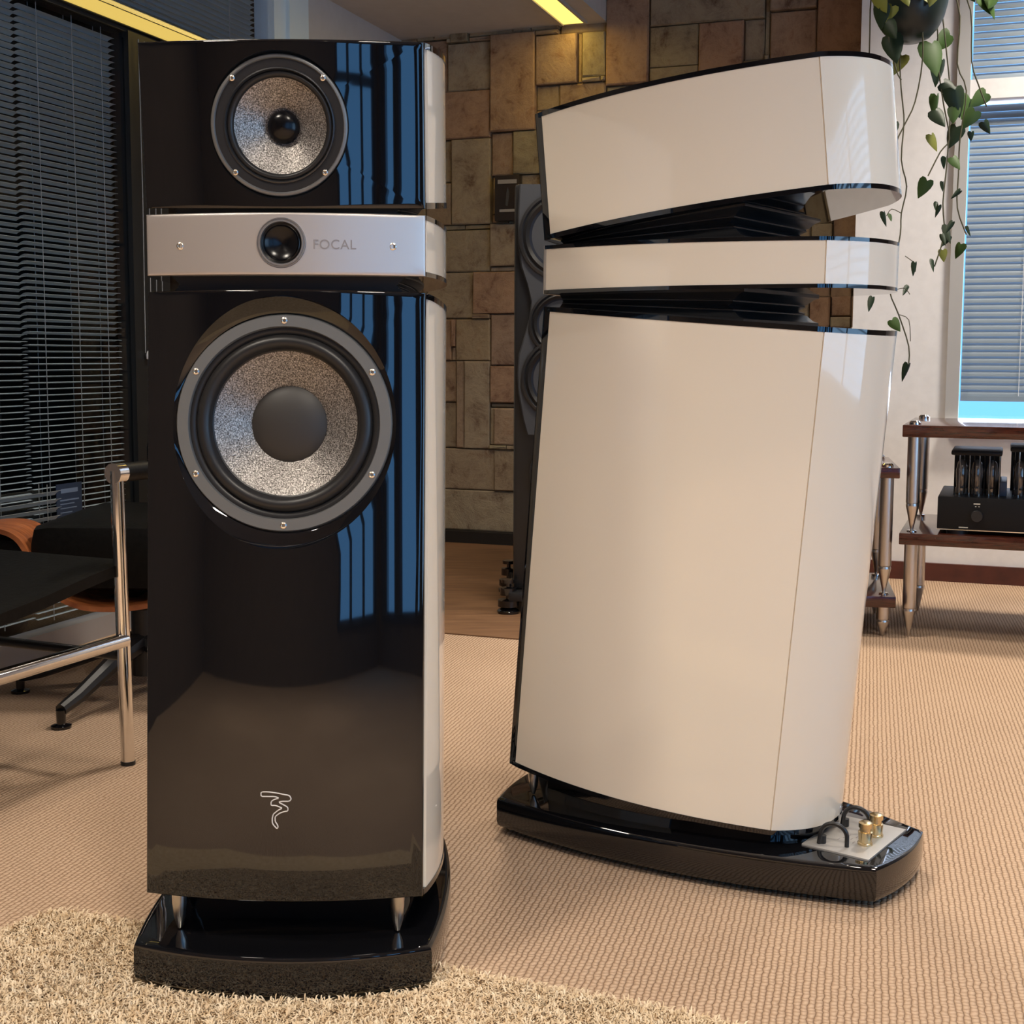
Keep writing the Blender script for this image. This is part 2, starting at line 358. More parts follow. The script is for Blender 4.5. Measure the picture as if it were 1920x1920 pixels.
# cords bundled at the mullion
cb = empty('blind_cord', R(LW + .02, 3.37, 0), -PH)
for i, (dy, zb) in enumerate([(-.05, .82), (-.02, .80), (.01, .86), (.035, .45)]):
    MB().tube([(0, dy, 1.74), (.002 * i, dy + .004, 1.3), (0, dy, zb)], .0014, 5).build('cord', 'cord_grey', cb)
MB().lathe([(0, 0), (.007, .002), (.008, .015), (.003, .026), (0, .027)], lambda x, y, h: (x, y - .035, .80 + h), 12).build('knob', 'cord_white', cb)
tag(cb, 'thin pull cords with a pale knob hanging at the dark window mullion', 'cord')
blind('venetian_blind', 'wide pale blind with open slats in the side window', 'blind', 2.85, -.72, 2.98, .32, 2.3, .05, .045, 'slat_white', lambda z: math.radians(14), (.25, .75), 'cord_white')
# card stuck on the glass
cdm = empty('info_card', R(LW, 2.975, .39), -PH)
MB().box(0, .002, -.054, .054, -.066, .066).build('card', 'card_blue', cdm, smooth=False)
for k, (y0, y1, z0, z1) in enumerate([(-.036, .036, .040, .052), (-.04, .04, .018, .022), (-.04, .02, .008, .011), (-.04, .03, -.004, -.001), (-.04, .01, -.016, -.013)]):
    MB().box(.002, .0024, y0, y1, z0, z1).build('print', 'card_print', cdm, smooth=False)
tag(cdm, 'dark blue information card on the glass above the black leather chair', 'card')

# white window on the right -------------------------------------------
w2 = empty('window_2'); struct(w2)
MB().box(WA0, WA0 + .045, 4.925, 5.05, WZ0, WZ1, R).build('frame_side', 'frame_grey', w2, smooth=False)
MB().box(WA1 - .045, WA1, 4.925, 5.05, WZ0, WZ1, R).build('frame_side', 'frame_grey', w2, smooth=False)
MB().box(WA0, WA1, 4.90, 5.05, WZ0 - .01, WZ0 + .03, R).build('sill', 'white_wall', w2, smooth=False)
MB().box(WA0 + .045, WA1 - .045, 4.93, 5.05, 1.722, 1.79, R).build('transom', 'white_wall', w2, smooth=False)
MB().box(WA0 + .045, WA1 - .045, 5.10, 5.106, WZ0 + .03, WZ1, R).build('pane', 'glass', w2, smooth=False)
LB = WA1 - WA0 - .10
blind('venetian_blind', 'white slatted blind in the lower part of the right window', 'blind', 4.99, WA0 + .05, LB, .690, 1.715, .024, .027, 'slat_white', lambda z: math.radians(66), (.19, .8), 'cord_white', along='a', rail_m='slat_white')
blind('venetian_blind', 'white slatted blind in the upper part of the right window behind the plant', 'blind', 4.99, WA0 + .05, LB, 1.81, 2.6, .024, .027, 'slat_white', lambda z: math.radians(66), (.2, .8), 'cord_white', along='a', rail_m='slat_white')

# stone wall -----------------------------------------------------------
G = .02
A0, A1, Z0, Z1 = -2.37, -.40, .055, 2.735
na, nz_ = int((A1 - A0) / G + .5), int((Z1 - Z0) / G + .5)
occ = np.zeros((na, nz_), bool); blocks = []
def claim(i0, i1, j0, j1, dep):
    i0, i1, j0, j1 = max(i0, 0), min(i1, na), max(j0, 0), min(j1, nz_)
    if i1 <= i0 or j1 <= j0 or occ[i0:i1, j0:j1].any(): return False
    occ[i0:i1, j0:j1] = True; blocks.append((i0, i1, j0, j1, dep)); return True
def px_block(x0, y0, x1, y1, dep):
    xm, ym = (x0 + x1) / 2, (y0 + y1) / 2
    a0 = on_b(x0, ym, BK)[0]; a1 = on_b(x1, ym, BK)[0]; z1 = on_b(xm, y0, BK)[1]; z0 = on_b(xm, y1, BK)[1]
    claim(round((a0 - A0) / G), round((a1 - A0) / G), round((z0 - Z0) / G), round((z1 - Z0) / G), dep)
Z7 = lambda x0, y0, x1, y1, d: px_block(780 + x0 / 3, y0 / 3, 780 + x1 / 3, y1 / 3, d)
Z8 = lambda x0, y0, x1, y1, d: px_block(780 + x0 * .3437, 600 + y0 * .3437, 780 + x1 * .3437, 600 + y1 * .3437, d)
ZT = lambda x0, y0, x1, y1, d: px_block(1100 + x0 * .302, y0 * .302, 1100 + x1 * .302, y1 * .302, d)
for q in [(0, 245, 195, 520, .02), (200, 245, 437, 517, .028), (440, 210, 680, 748, .05), (680, 210, 930, 470, .045), (935, 190, 1070, 455, .04), (685, 475, 820, 620, .02), (822, 460, 1070, 620, .028),
          (60, 525, 437, 785, .034), (440, 755, 558, 990, .024), (562, 755, 700, 995, .04), (60, 790, 212, 1035, .016), (215, 790, 437, 1280, .036), (60, 1040, 212, 1280, .03),
          (60, 1290, 437, 1522, .022), (440, 1255, 640, 1512, .046), (60, 1530, 340, 1795, .02), (343, 1535, 640, 1772, .04), (440, 1778, 640, 2060, .03)]: Z7(*q)
for q in [(40, -5, 217, 217, .03), (219, -5, 425, 217, .034), (40, 226, 230, 452, .022), (233, 230, 285, 690, .03), (287, 226, 425, 690, .038), (40, 455, 230, 690, .014), (430, -80, 680, 462, .052), (430, 466, 680, 690, .046),
          (40, 695, 432, 922, .03), (435, 695, 680, 922, .04), (40, 930, 680, 1150, .03)]: Z8(*q)
for q in [(125, -160, 405, 520, .04), (405, -160, 1130, 145, .03), (405, 150, 695, 520, .046), (700, 128, 985, 520, .034), (990, 96, 1130, 520, .028), (1135, -120, 1430, 70, .05), (1135, 76, 1430, 480, .024), (1432, -120, 1730, 480, .034)]: ZT(*q)
for j in range(nz_ - 1, -1, -1):
    for i in range(na):
        if occ[i, j]: continue
        ww_, hh = random.choice([4, 6, 8, 10, 12]), random.choice([4, 6, 8, 10, 14])
        while ww_ > 1 and (i + ww_ > na or occ[i:i + ww_, j].any()): ww_ -= 1
        while hh > 1 and (j - hh + 1 < 0 or occ[i:i + ww_, j - hh + 1:j + 1].any()): hh -= 1
        claim(i, i + ww_, j - hh + 1, j + 1, random.uniform(.012, .05))
sw_ = bpy.data.objects['wall_back']
for i0, i1, j0, j1, dep in blocks:
    g = .0018; a0, a1, z0, z1 = A0 + i0 * G + g, A0 + i1 * G - g, Z0 + j0 * G + g, Z0 + j1 * G - g
    f = BK - dep; c = min(.005, (a1 - a0) * .2, (z1 - z0) * .2)
    j4 = [random.uniform(-.004, .004) for _ in range(4)]
    v = [R(a0, BK + .055, z0), R(a1, BK + .055, z0), R(a1, BK + .055, z1), R(a0, BK + .055, z1), R(a0, f + c, z0), R(a1, f + c, z0), R(a1, f + c, z1), R(a0, f + c, z1),
         R(a0 + c, f + j4[0], z0 + c), R(a1 - c, f + j4[1], z0 + c), R(a1 - c, f + j4[2], z1 - c), R(a0 + c, f + j4[3], z1 - c)]
    MB().add(v, [(3, 2, 1, 0), (0, 1, 5, 4), (1, 2, 6, 5), (2, 3, 7, 6), (3, 0, 4, 7), (4, 5, 9, 8), (5, 6, 10, 9), (6, 7, 11, 10), (7, 4, 8, 11), (8, 9, 10, 11)]).build('stone_block', 'stone', sw_, smooth=False)
# light strip in the soffit
ls = empty('glow_strip', R(-1.575, 4.1, 2.17), -PH)
MB().box(-.055, -.045, -1.0, 1.085, -.012, -.0005).build('profile', 'frame_grey', ls, smooth=False)
MB().box(.045, .055, -1.0, 1.085, -.012, -.0005).build('profile', 'frame_grey', ls, smooth=False)
MB().box(-.045, .045, -1.0, 1.085, -.006, -.0005).build('glow_face', 'led_yellow', ls, smooth=False)
dl = bpy.data.lights.new('strip_lamp', 'AREA'); dl.shape = 'RECTANGLE'; dl.size = .08; dl.size_y = 1.2; dl.energy = 1.0; dl.color = (1.0, .70, .16)
lo = link(bpy.data.objects.new('strip_lamp', dl), ls); lo.location = (0, .48, -.012)
tag(ls, 'bright yellow light strip in the grey ceiling ending at the stone wall', 'light')
# plaque on the stone wall
pa0, pz0 = on_b(930, 415, BK - .055); pa1, pz1 = on_b(976, 328, BK - .055)
pq = empty('wall_plaque', R((pa0 + pa1) / 2, BK - .06, (pz0 + pz1) / 2), -PH)
hw_, hz_ = (pa1 - pa0) / 2, (pz1 - pz0) / 2
MB().bbox(-hw_, hw_, -.012, .03, -hz_, hz_, .003).build('board', 'plaque', pq)
MB().box(-hw_ * .75, hw_ * .8, -.0128, -.011, hz_ * .62, hz_ * .80).build('print', 'plaque_print', pq, smooth=False)
MB().box(-hw_ * .6, hw_ * .7, -.0128, -.011, -hz_ * .62, -hz_ * .50).build('print', 'plaque_print', pq, smooth=False)
MB().add([(-.006, -.0128, -.03), (.004, -.0128, -.036), (.012, -.0128, .02), (.004, -.0128, .045), (-.002, -.0128, .02)], [(0, 1, 2, 3, 4)]).build('print', 'grey_baffle', pq, smooth=False)
tag(pq, 'small dark upright plaque on the stone wall beside the slim grey tower', 'plaque')

# downlights
for i, (a, b, pw) in enumerate(LAMPS):
    t = empty('ceiling_downlight', R(a, b, 2.75))
    MB().lathe([(.075, 0), (.075, -.008), (.055, -.010), (.050, .0), (.05, -.001)], lambda x, y, h: (x, y, h), 24).build('rim', 'frame_grey', t)
    MB().lathe([(0, -.003), (.048, -.003)], lambda x, y, h: (x, y, h), 24).build('bulb', 'lamp_glow', t)
    d = bpy.data.lights.new('downlight_lamp', 'SPOT'); d.energy = pw; d.color = (1.0, .90, .77); d.spot_size = math.radians(130); d.spot_blend = .9; d.shadow_soft_size = .18
    lo = link(bpy.data.objects.new('downlight_lamp', d), t); lo.location = (0, 0, -.02)
    tag(t, 'round recessed ceiling downlight, %s' % ['above the chrome chair side of the camera', 'above the camera', 'near the side window', 'in the dark rear corner', 'in the rear centre', 'above the two loudspeakers', 'above the wooden rack front', 'above the leather chair', 'close to the white wall', 'added to brighten the stone wall'][i], 'light', 'ceiling downlights')

# ------------------------------------------------------------------ the big loudspeakers
HW, FB = .178, .030
_side = np.polyfit([0, .12, .455], [.178, .1925, .117], 2)
def sx(d): return float(np.polyval(_side, d))
DS = .455                                                   # seam between side and rear panel
def bulge(x): return FB * (1 - (x / HW) ** 2)
def rear_pts(n=24, half=None, back=.052, off=0.0):
    hwid = sx(DS) if half is None else half; out = []
    for k in range(n + 1):
        t = -1 + 2 * k / n; ph = abs(t) ** 2.3
        out.append((hwid * t - 0, DS + back * (1 - ph) + off))
    return out
def full_outline(e=0.0, front=True):                        # (x, d) closed, grown by e
    L = []
    for k in range(25):
        x = -HW + 2 * HW * k / 24; L.append((x * (1 + e / HW), -bulge(x) - e))
    for k in range(1, 25): d = DS * k / 24; L.append((sx(d) + e, d))
    for x, d in reversed(rear_pts()[1:-1]): L.append((x * (1 + e / .117), d + e))
    for k in range(24, 0, -1): d = DS * k / 24; L.append((-sx(d) - e, d))
    return L
class Mod:
    def __init__(s, yb, yt, zb, zt, sb, st): s.q = (yb, yt, zb, zt, sb, st); s.h = zt - zb
    def __call__(s, x, d, t):
        yb, yt, zb, zt, sb, st = s.q
        return (x, yb + (yt - yb) * t - d, (zb - sb * d) * (1 - t) + (zt - st * d) * t)
WOOF = Mod(-.016, -.082, .124, .894, .086, .079)
TWEE = Mod(-.080, -.081, .914, .991, .0, .008)
MIDR = Mod(-.082, -.062, .999, 1.200, -.118, -.105)
def baffle(M, tc, rx, rz, t0=0.0, t1=1.0, dep=.014, nr=10, base_d=0.0):
    """curved front with an elliptic opening, rounded outer edge"""
    h = M.h; e = .0022
    angs = sorted(set([2 * pi * k / 120 for k in range(120)] + [math.atan2(sz, sx_) % (2 * pi) for sx_ in (HW - e, -HW + e) for sz in ((t1 - tc) * h - e, (t0 - tc) * h + e)]))
    mb = MB(); n = len(angs); rings = []
    up, dn = (t1 - tc) * h - e, (tc - t0) * h - e
    def edge(a):
        c, s = math.cos(a), math.sin(a); k = 1e9
        if abs(c) > 1e-9: k = min(k, (HW - e) / abs(c))
        if s > 1e-9: k = min(k, up / s)
        if s < -1e-9: k = min(k, dn / -s)
        return c * k, s * k
    def put(x, z, d): return M(x, d + base_d, tc + z / h)
    for r in range(nr + 1):
        f = r / nr; ring = []
        for a in angs:
            ex, ez = edge(a); ix, iz = rx * math.cos(a), rz * math.sin(a); x, z = ix + (ex - ix) * f, iz + (ez - iz) * f
            ring.append(put(x, z, -bulge(x)))
        rings.append(ring)
    for dd, g in ((.0007, .0015), (.0022, .0022), (dep, .0022)):
        ring = []
        for a in angs:
            x, z = edge(a); gx = g if abs(abs(x) - (HW - e)) < 1e-6 else 0; gz = g if (abs(z - up) < 1e-6 or abs(z + dn) < 1e-6) else 0
            ring.append(put(x + math.copysign(gx, x), z + math.copysign(gz, z), (-bulge(x) if dd < dep else 0) + dd - (0 if dd < dep else 0)))
        rings.append(ring)
    vs = [q for r in rings for q in r]; fs = []
    for i in range(len(rings) - 1): fs += [(i * n + k, i * n + (k + 1) % n, (i + 1) * n + (k + 1) % n, (i + 1) * n + k) for k in range(n)]
    return mb.add(vs, fs)
spk = empty('floorstanding_loudspeaker')
def cabinet(name, M, tc, rx, rz, front_mat, plate=.0075, dep=.014):
    ins = [(x * .975, max(d * .985, .075)) for x, d in full_outline() if d > .07]
    core = MB().prism(ins, [lambda x, d: M(x, d, .01), lambda x, d: M(x, d, .99)]).build(name, 'black_satin', spk)
    baffle(M, tc, rx, rz, dep=dep).build('front_baffle', front_mat, core, ang=40)
    h = M.h; tb, tt = plate / h, 1 - plate / h
    for sgn in (-1, 1):
        ds = [dep + .001 + (DS - .001 - dep - .001) * k / 30 for k in range(31)]
        loop = [(sgn * sx(d), d) for d in ds] + [(sgn * (sx(d) - .006), d) for d in reversed(ds)]
        MB().prism(loop, [lambda x, d: M(x, d, tb), lambda x, d: M(x, d, tt)]).build('side_panel', 'white_gloss', core, ang=30)
    rp = rear_pts(); inn = [(x * .94, d - .006) for x, d in rp]
    MB().prism([(x, d + .001) for x, d in rp] + list(reversed(inn)), [lambda x, d: M(x, d, tb), lambda x, d: M(x, d, tt)]).build('rear_panel', 'white_gloss', core, ang=60)
    ol = full_outline(.001); bk = [(x, max(d, dep * .5)) for x, d in ol]
    for t0, t1, nm in ((0, tb, 'bottom_plate'), (tt, 1, 'top_plate')):
        MB().prism(bk, [lambda x, d: M(x, d, t0), lambda x, d: M(x, d, t1)]).build(nm, 'black_gloss', core, ang=30)
    return core
tcw = (.727 - .124) / WOOF.h; tct = (.9535 - .914) / TWEE.h; tcm = (1.099 - .999) / MIDR.h
cw = cabinet('bass_cabinet', WOOF, tcw, .1425, .159, 'black_gloss')
ct = cabinet('tweeter_cabinet', TWEE, tct, .0310, .0310, 'silver_panel', plate=.006, dep=.006)
cm_ = cabinet('midrange_cabinet', MIDR, tcm, .0865, .0885, 'black_gloss')
def S(M, tc, d0): return lambda x, z, out: M(x, d0 - out, tc + z / M.h)
def disc(parent, name, M, tc, d0, prof, m, n=72): return MB().lathe(prof, S(M, tc, d0), n).build(name, m, parent, ang=45)
def screws(parent, M, tc, d0, r, angs, out, rs=.0042):
    for a in angs:
        x0, z0 = r * math.cos(a), r * math.sin(a)
        MB().lathe([(rs, out - .001), (rs, out + .0012), (rs * .6, out + .0018), (rs * .5, out + .0006), (0, out + .0006)], lambda x, z, o_: S(M, tc, d0)(x0 + x, z0 + z, o_), 14).build('screw', 'screw_steel', parent)
# bevel of the woofer opening
def bevel(M, tc, rx, rz, rin, d0, core, n=96):
    vs = []; fs = []
    for k in range(n):
        a = 2 * pi * k / n; c, s = math.cos(a), math.sin(a)
        o1 = M(rx * c, -bulge(rx * c), tc + rz * s / M.h); o3 = M(rin * c, d0, tc + rin * s / M.h)
        o2 = M((rx * .35 + rin * .65) * c, (d0 * .8 + -bulge(rx * c) * .2), tc + (rz * .35 + rin * .65) * s / M.h); vs += [o1, o2, o3]
    for k in range(n):
        for i in (0, 1): fs.append((3 * k + i, 3 * ((k + 1) % n) + i, 3 * ((k + 1) % n) + i + 1, 3 * k + i + 1))
    MB().add(vs, fs).build('opening_bevel', 'black_gloss', core)
d0 = -.0105
bevel(WOOF, tcw, .1425, .159, .1385, d0, cw)
wf = disc(spk, 'woofer', WOOF, tcw, d0, [(.1385, -.004), (.1372, .002), (.136, .0034), (.1225, .0034), (.1215, .002), (.1210, -.004)], 'ring_grey', 96)
disc(wf, 'gasket', WOOF, tcw, d0, [(.1212, -.002), (.118, -.0015), (.114, -.003), (.1125, -.005)], 'rubber', 96)
disc(wf, 'surround', WOOF, tcw, d0, [(.1128, -.006)] + [(.1035 + .0092 * math.cos(a), -.006 + .0105 * math.sin(a)) for a in np.linspace(0.1, pi - .1, 12)] + [(.0938, -.008), (.092, -.009)], 'rubber', 96)
disc(wf, 'cone', WOOF, tcw, d0, [(.0925, -.009), (.08, -.0155), (.065, -.0245), (.046, -.037)], 'cone_grey', 96)
disc(wf, 'dust_cap', WOOF, tcw, d0, [(.0488, -.0345), (.046, -.0325), (.038, -.0290), (.026, -.0262), (.012, -.0248), (0.0005, -.0245)], 'dust_cap', 72)
screws(wf, WOOF, tcw, d0, .1295, [pi / 2 + k * pi / 3 for k in range(6)], .003)
d0 = -.0215
bevel(MIDR, tcm, .0865, .0885, .0855, d0, cm_)
md = disc(spk, 'midrange_driver', MIDR, tcm, d0, [(.0855, -.003), (.0850, .0025), (.0838, .0036), (.0810, .0036), (.0800, .0022), (.0795, .0)], 'ring_grey', 80)
disc(md, 'chassis', MIDR, tcm, d0, [(.0802, .0012), (.074, .0014), (.0695, .0010), (.0690, .003), (.0675, .0035), (.0665, .002), (.0655, -.003)], 'ring_dark', 80)
disc(md, 'surround', MIDR, tcm, d0, [(.0665, -.004)] + [(.0622 + .0042 * math.cos(a), -.004 + .0045 * math.sin(a)) for a in np.linspace(0.1, pi - .1, 8)] + [(.0575, -.0065)], 'rubber', 80)
disc(md, 'cone', MIDR, tcm, d0, [(.0583, -.005), (.05, -.0095), (.036, -.0175), (.018, -.029)], 'cone_grey', 80)
disc(md, 'dust_cap', MIDR, tcm, d0, [(.0205, -.027), (.0195, -.0225), (.016, -.0185), (.010, -.0158), (.0005, -.015)], 'glass_dark_dome', 48)
screws(md, MIDR, tcm, d0, .0792, [pi / 4 + k * pi / 2 for k in range(4)], .0035, .0036)
d0 = -FB
tw = disc(spk, 'tweeter', TWEE, tct, d0, [(.0310, -.003), (.0306, .0010), (.0300, .0010), (.0294, -.0012), (.0286, -.0012), (.0282, .0010), (.0262, .0010), (.0255, -.002), (.0252, -.004)], 'silver_ring', 64)
disc(tw, 'dome', TWEE, tct, d0, [(.0257, -.003), (.0225, -.0012), (.0215, -.0035), (.019, -.0055), (.012, -.0085), (.0005, -.010)], 'glass_dark_dome', 64)
for xs_ in (.131, -.138):
    dd = -bulge(xs_)
    for (r_, m_) in ((.0048, 'screw_steel'),):
        sc_ = MB().lathe([(r_, -.001), (r_, .0006), (r_ * .7, .0012), (r_ * .55, -.0002), (0.0003, -.0002)], lambda x, z, o_: TWEE(xs_ + x, dd - o_, tct + (z - .003) / TWEE.h), 16).build('screw', m_, ct)
def text_on(txt, M, tc, x_right, x_left, zc, height, m, parent, name):
    cu = bpy.data.curves.new('lettering', 'FONT'); cu.body = txt; cu.size = 1; cu.extrude = .02; cu.space_character = 1.06
    to = bpy.data.objects.new('lettering', cu); COL.objects.link(to); bpy.context.view_layer.update()
    me = bpy.data.meshes.new_from_object(to.evaluated_get(bpy.context.evaluated_depsgraph_get())); bpy.data.objects.remove(to)
    v = np.zeros(len(me.vertices) * 3); me.vertices.foreach_get('co', v); v = v.reshape(-1, 3)
    u0, u1, v0, v1 = v[:, 0].min(), v[:, 0].max(), v[:, 1].min(), v[:, 1].max()
    out = []
    for q in v:
        x = x_left + (x_right - x_left) * (q[0] - u0) / (u1 - u0); z = zc - height / 2 + height * (q[1] - v0) / (v1 - v0)
        out.append(M(x, -bulge(x) - (.0005 if q[2] > 0 else -.0003), tc + z / M.h))
    me.vertices.foreach_set('co', np.array(out).ravel()); me.materials.clear(); me.materials.append(MATS[m]); me.update()
    return obj(name, me, parent)
text_on('FOCAL', TWEE, tct, -.093, -.0405, -.0015, .0118, 'panel_print', ct, 'lettering')
# scribbled emblem low on the bass front
em = [(400, 260), (660, 255), (900, 280), (1100, 312), (1240, 342), (1400, 365), (1455, 405), (1500, 500), (1430, 580), (1150, 580), (1040, 615), (1200, 690), (1380, 790), (1380, 920), (1250, 940), (1100, 990), (970, 1080), (920, 1130), (920, 1290), (1000, 1400), (1030, 1480), (990, 1550), (860, 1420), (815, 1330), (815, 1180), (850, 1040), (930, 970), (1050, 880), (1180, 825), (1080, 780), (940, 730), (770, 730), (770, 620), (800, 570), (880, 520), (1070, 465), (900, 415), (650, 420), (400, 420)]
pts = []
for x, y in em:
    px, py = 470 + x * .0521, 1470 + y * .0521; X = .0245 - (px - 490) * .00067; Zz = .2635 - (py - 1483) * .000687
    t = (Zz - .124) / WOOF.h; pts.append((X, t))
p2 = []
for i in range(len(pts)):
    a, b = pts[i], pts[(i + 1) % len(pts)]; p2 += [(a[0] * .8 + b[0] * .2, a[1] * .8 + b[1] * .2), (a[0] * .2 + b[0] * .8, a[1] * .2 + b[1] * .8)]
p2.append(p2[0])
MB().tube([WOOF(x, -bulge(x) - .0002, t) for x, t in p2], .0008, 6, caps=False).build('emblem', 'emblem_white', cw)
# spacers between the cabinets
def spacer(lo, hi, ylo, depth, hw, name):
    loop = []; n = 14
    for k in range(n + 1): d = .012 + (depth - .012) * k / n; loop.append((hw * (sx(d) / .1925), d))
    loop += [(-x, d) for x, d in reversed(loop)]
    lev = [(0, 1.0, 1.0), (.10, 1.0, 1.0), (.16, .985, .975), (.34, .96, .945), (.36, .945, .935), (.40, .945, .935), (.42, .955, .94), (.52, .93, .905), (.62, .955, .94), (.64, .945, .935), (.68, .945, .935), (.70, .96, .945), (.86, .985, .975), (.92, 1.0, 1.0), (1.0, 1.0, 1.0)]
    def lvl(k, fx, fd): return lambda x, d: (x * fx, ylo - (d * fd if d > .02 else d), lo(d) + (hi(d) - lo(d)) * k)
    return MB().prism(loop, [lvl(*q) for q in lev]).build(name, 'black_satin', spk, ang=30)
g1lo, g1hi = (lambda d: .894 - .079 * d - .002), (lambda d: .914 + .001)
g2lo, g2hi = (lambda d: .991 - .008 * d - .001), (lambda d: .999 + .118 * d + .002)
spacer(g1lo, g1hi, -.082, .335, .160, 'spacer_neck'); spacer(g2lo, g2hi, -.081, .335, .160, 'spacer_neck')
# plinth
PZ0, PZ1 = .014, .065
_ps = np.polyfit([0, -.25, -.634], [.1913, .1984, .100], 2)
def plinth_loop(e):
    L = []
    for k in range(25): t = -1 + 2 * k / 24; L.append((.1913 * t, .0412 * (1 - t * t)))
    for k in range(1, 31): y = -.634 * k / 30; L.append((float(np.polyval(_ps, y)), y))
    for k in range(1, 16): t = 1 - 2 * k / 16; L.append((.100 * t, -.634 - .0145 * (1 - t * t)))
    for k in range(30, 0, -1): y = -.634 * k / 30; L.append((-float(np.polyval(_ps, y)), y))
    return [(x * (1 - e / .19), (y + .3) * (1 - e / .33) - .3) for x, y in L]
lv = [(PZ0, .004), (PZ0 + .004, .001), (PZ0 + .010, 0), (PZ1 - .008, 0), (PZ1 - .003, .0012), (PZ1 - .0008, .004), (PZ1, .008)]
base = plinth_loop(0); n = len(base); vs = []; fs = []
for z, e in lv: vs += [(x, y, z) for x, y in plinth_loop(e)]
for i in range(len(lv) - 1): fs += [(i * n + k, i * n + (k + 1) % n, (i + 1) * n + (k + 1) % n, (i + 1) * n + k) for k in range(n)]
fs += [tuple(reversed(range(n))), tuple((len(lv) - 1) * n + k for k in range(n))]
pln = MB().add(vs, fs).build('plinth', 'black_gloss', spk, ang=30)
for x, y in ((.14, -.03), (-.14, -.03), (.085, -.56), (-.085, -.56)):
    MB().lathe([(0, 0), (.012, 0), (.014, .006), (.014, .0145), (0, .0145)], lambda a, b, h: (x + a, y + b, h), 20).build('foot', 'black_satin', pln)
lp = [(x * .80, -.040 - max(d, 0) * .93) for x, d in full_outline() if d > .02]
MB().prism(lp, [lambda x, y: (x, y, PZ1 - .001), lambda x, y: (x, y, .124 - .086 * (-y - .016) + .004)]).build('pedestal', 'black_gloss', spk)
for x in (.143, -.143):
    MB().lathe([(.0005, .0655), (.003, .067), (.0075, .082), (.0092, .100), (.0098, .1245), (.0005, .1245)], lambda a, b, h: (x + a, -.042 + b, h), 20).build('spike', 'steel_brushed', spk)
# terminal plate at the rear of the plinth
MB().bbox(-.079, .079, -.613, -.506, PZ1 - .001, PZ1 + .003, .001).build('terminal_plate', 'terminal_grey', pln)
for x, y in ((-.022, -.585), (.022, -.585)):
    z = PZ1 + .003
    MB().lathe([(.0005, z), (.0115, z), (.0115, z + .003), (.0100, z + .004), (.0105, z + .012), (.0110, z + .020), (.0085, z + .021), (.0085, z + .026), (.0105, z + .027), (.0105, z + .034), (.007, z + .036), (.0005, z + .036)], lambda a, b, h: (x + a, y + b, h), 24).build('binding_post', 'gold', pln)
for x in (-.05, .04):
    z = PZ1 + .003; arc = [(x - .012, -.527, z), (x - .012, -.529, z + .016)] + [(x - .012 + .012 * k / 10, -.529 - .019 * (1 - math.cos(pi * k / 10)), z + .016 + .018 * math.sin(pi * k / 10)) for k in range(1, 10)] + [(x, -.567, z + .016), (x, -.567, z)]
    MB().tube(arc, .0036, 8).build('jumper_cable', 'black_satin', pln)
    MB().tube([(x - .006, -.530, z), (x - .006, -.530, z + .012)], .006, 10).build('jumper_knob', 'black_satin', pln)
for k in range(7):
    MB().box(-.03 + (k % 3) * .012, -.022 + (k % 3) * .012, -.545 - .004 * k, -.5435 - .004 * k, PZ1 + .003, PZ1 + .0033).build('print_mark', 'panel_print', pln, smooth=False)
spk.location = (-.2909, 1.5838, 0); spk.rotation_euler = (0, 0, math.radians(178.8))
tag(spk, 'tall loudspeaker facing the camera, glossy black front with two visible cones', 'loudspeaker', 'pair of large three-box loudspeakers')
sp2 = copy_tree(spk); sp2.location = (.0909, 2.2943, 0); sp2.rotation_euler = (0, 0, math.radians(53.213))
tag(sp2, 'tall loudspeaker seen from behind, glossy cream white side and rear panels', 'loudspeaker', 'pair of large three-box loudspeakers')

# ------------------------------------------------------------------ shag rug
rug = empty('shag_rug', (-.35, 1.2, 0))
edge = [(-1.05, 1.50), (-.86, 1.62), (-.71, 1.727), (-.685, 1.775), (-.655, 1.806), (-.60, 1.785), (-.54, 1.765), (-.40, 1.75), (-.25, 1.70), (-.089, 1.632), (.003, 1.597), (.117, 1.553), (.219, 1.513), (.35, 1.44), (.42, 1.28), (.40, 1.05), (.2, .8), (-.3, .7), (-.8, .8), (-1.1, 1.1)]
rl = [(x + .35, y - 1.2) for x, y in edge]
MB().prism(rl, [lambda x, y: (x, y, .0005), lambda x, y: (x, y, .003)]).build('backing', 'rug_back', rug, smooth=False)
ea = np.array(edge)
def inside(P_, poly):
    x, y = P_[:, 0], P_[:, 1]; r = np.zeros(len(P_), bool); j = len(poly) - 1
    for i in range(len(poly)):
        xi, yi = poly[i]; xj, yj = poly[j]; c = ((yi > y) != (yj > y)) & (x < (xj - xi) * (y - yi) / (yj - yi + 1e-12) + xi); r ^= c; j = i
    return r
N = 330000; Q = np.stack([rng.uniform(-1.12, .45, N), rng.uniform(1.05, 1.85, N)], 1)
kp = inside(Q, ea)
pc, ps = math.cos(math.radians(178.8)), math.sin(math.radians(178.8))
pw_ = np.array([(-.2909 + pc * x - ps * y, 1.5838 + ps * x + pc * y) for x, y in plinth_loop(-.004)])
kp &= ~inside(Q, pw_); kp &= (np.abs(Q[:, 0]) < .46 * Q[:, 1] + .12)
Q = Q[kp][:110000]; n = len(Q)
th = rng.uniform(0, 2 * pi, n); ln = rng.uniform(.011, .021, n); lean = rng.uniform(.2, 1.1, n); wd = rng.uniform(.0007, .0013, n)
dx, dy = np.cos(th), np.sin(th); px_, py_ = -dy, dx
V = np.zeros((n, 7, 3)); hs = [0, .45, .8]
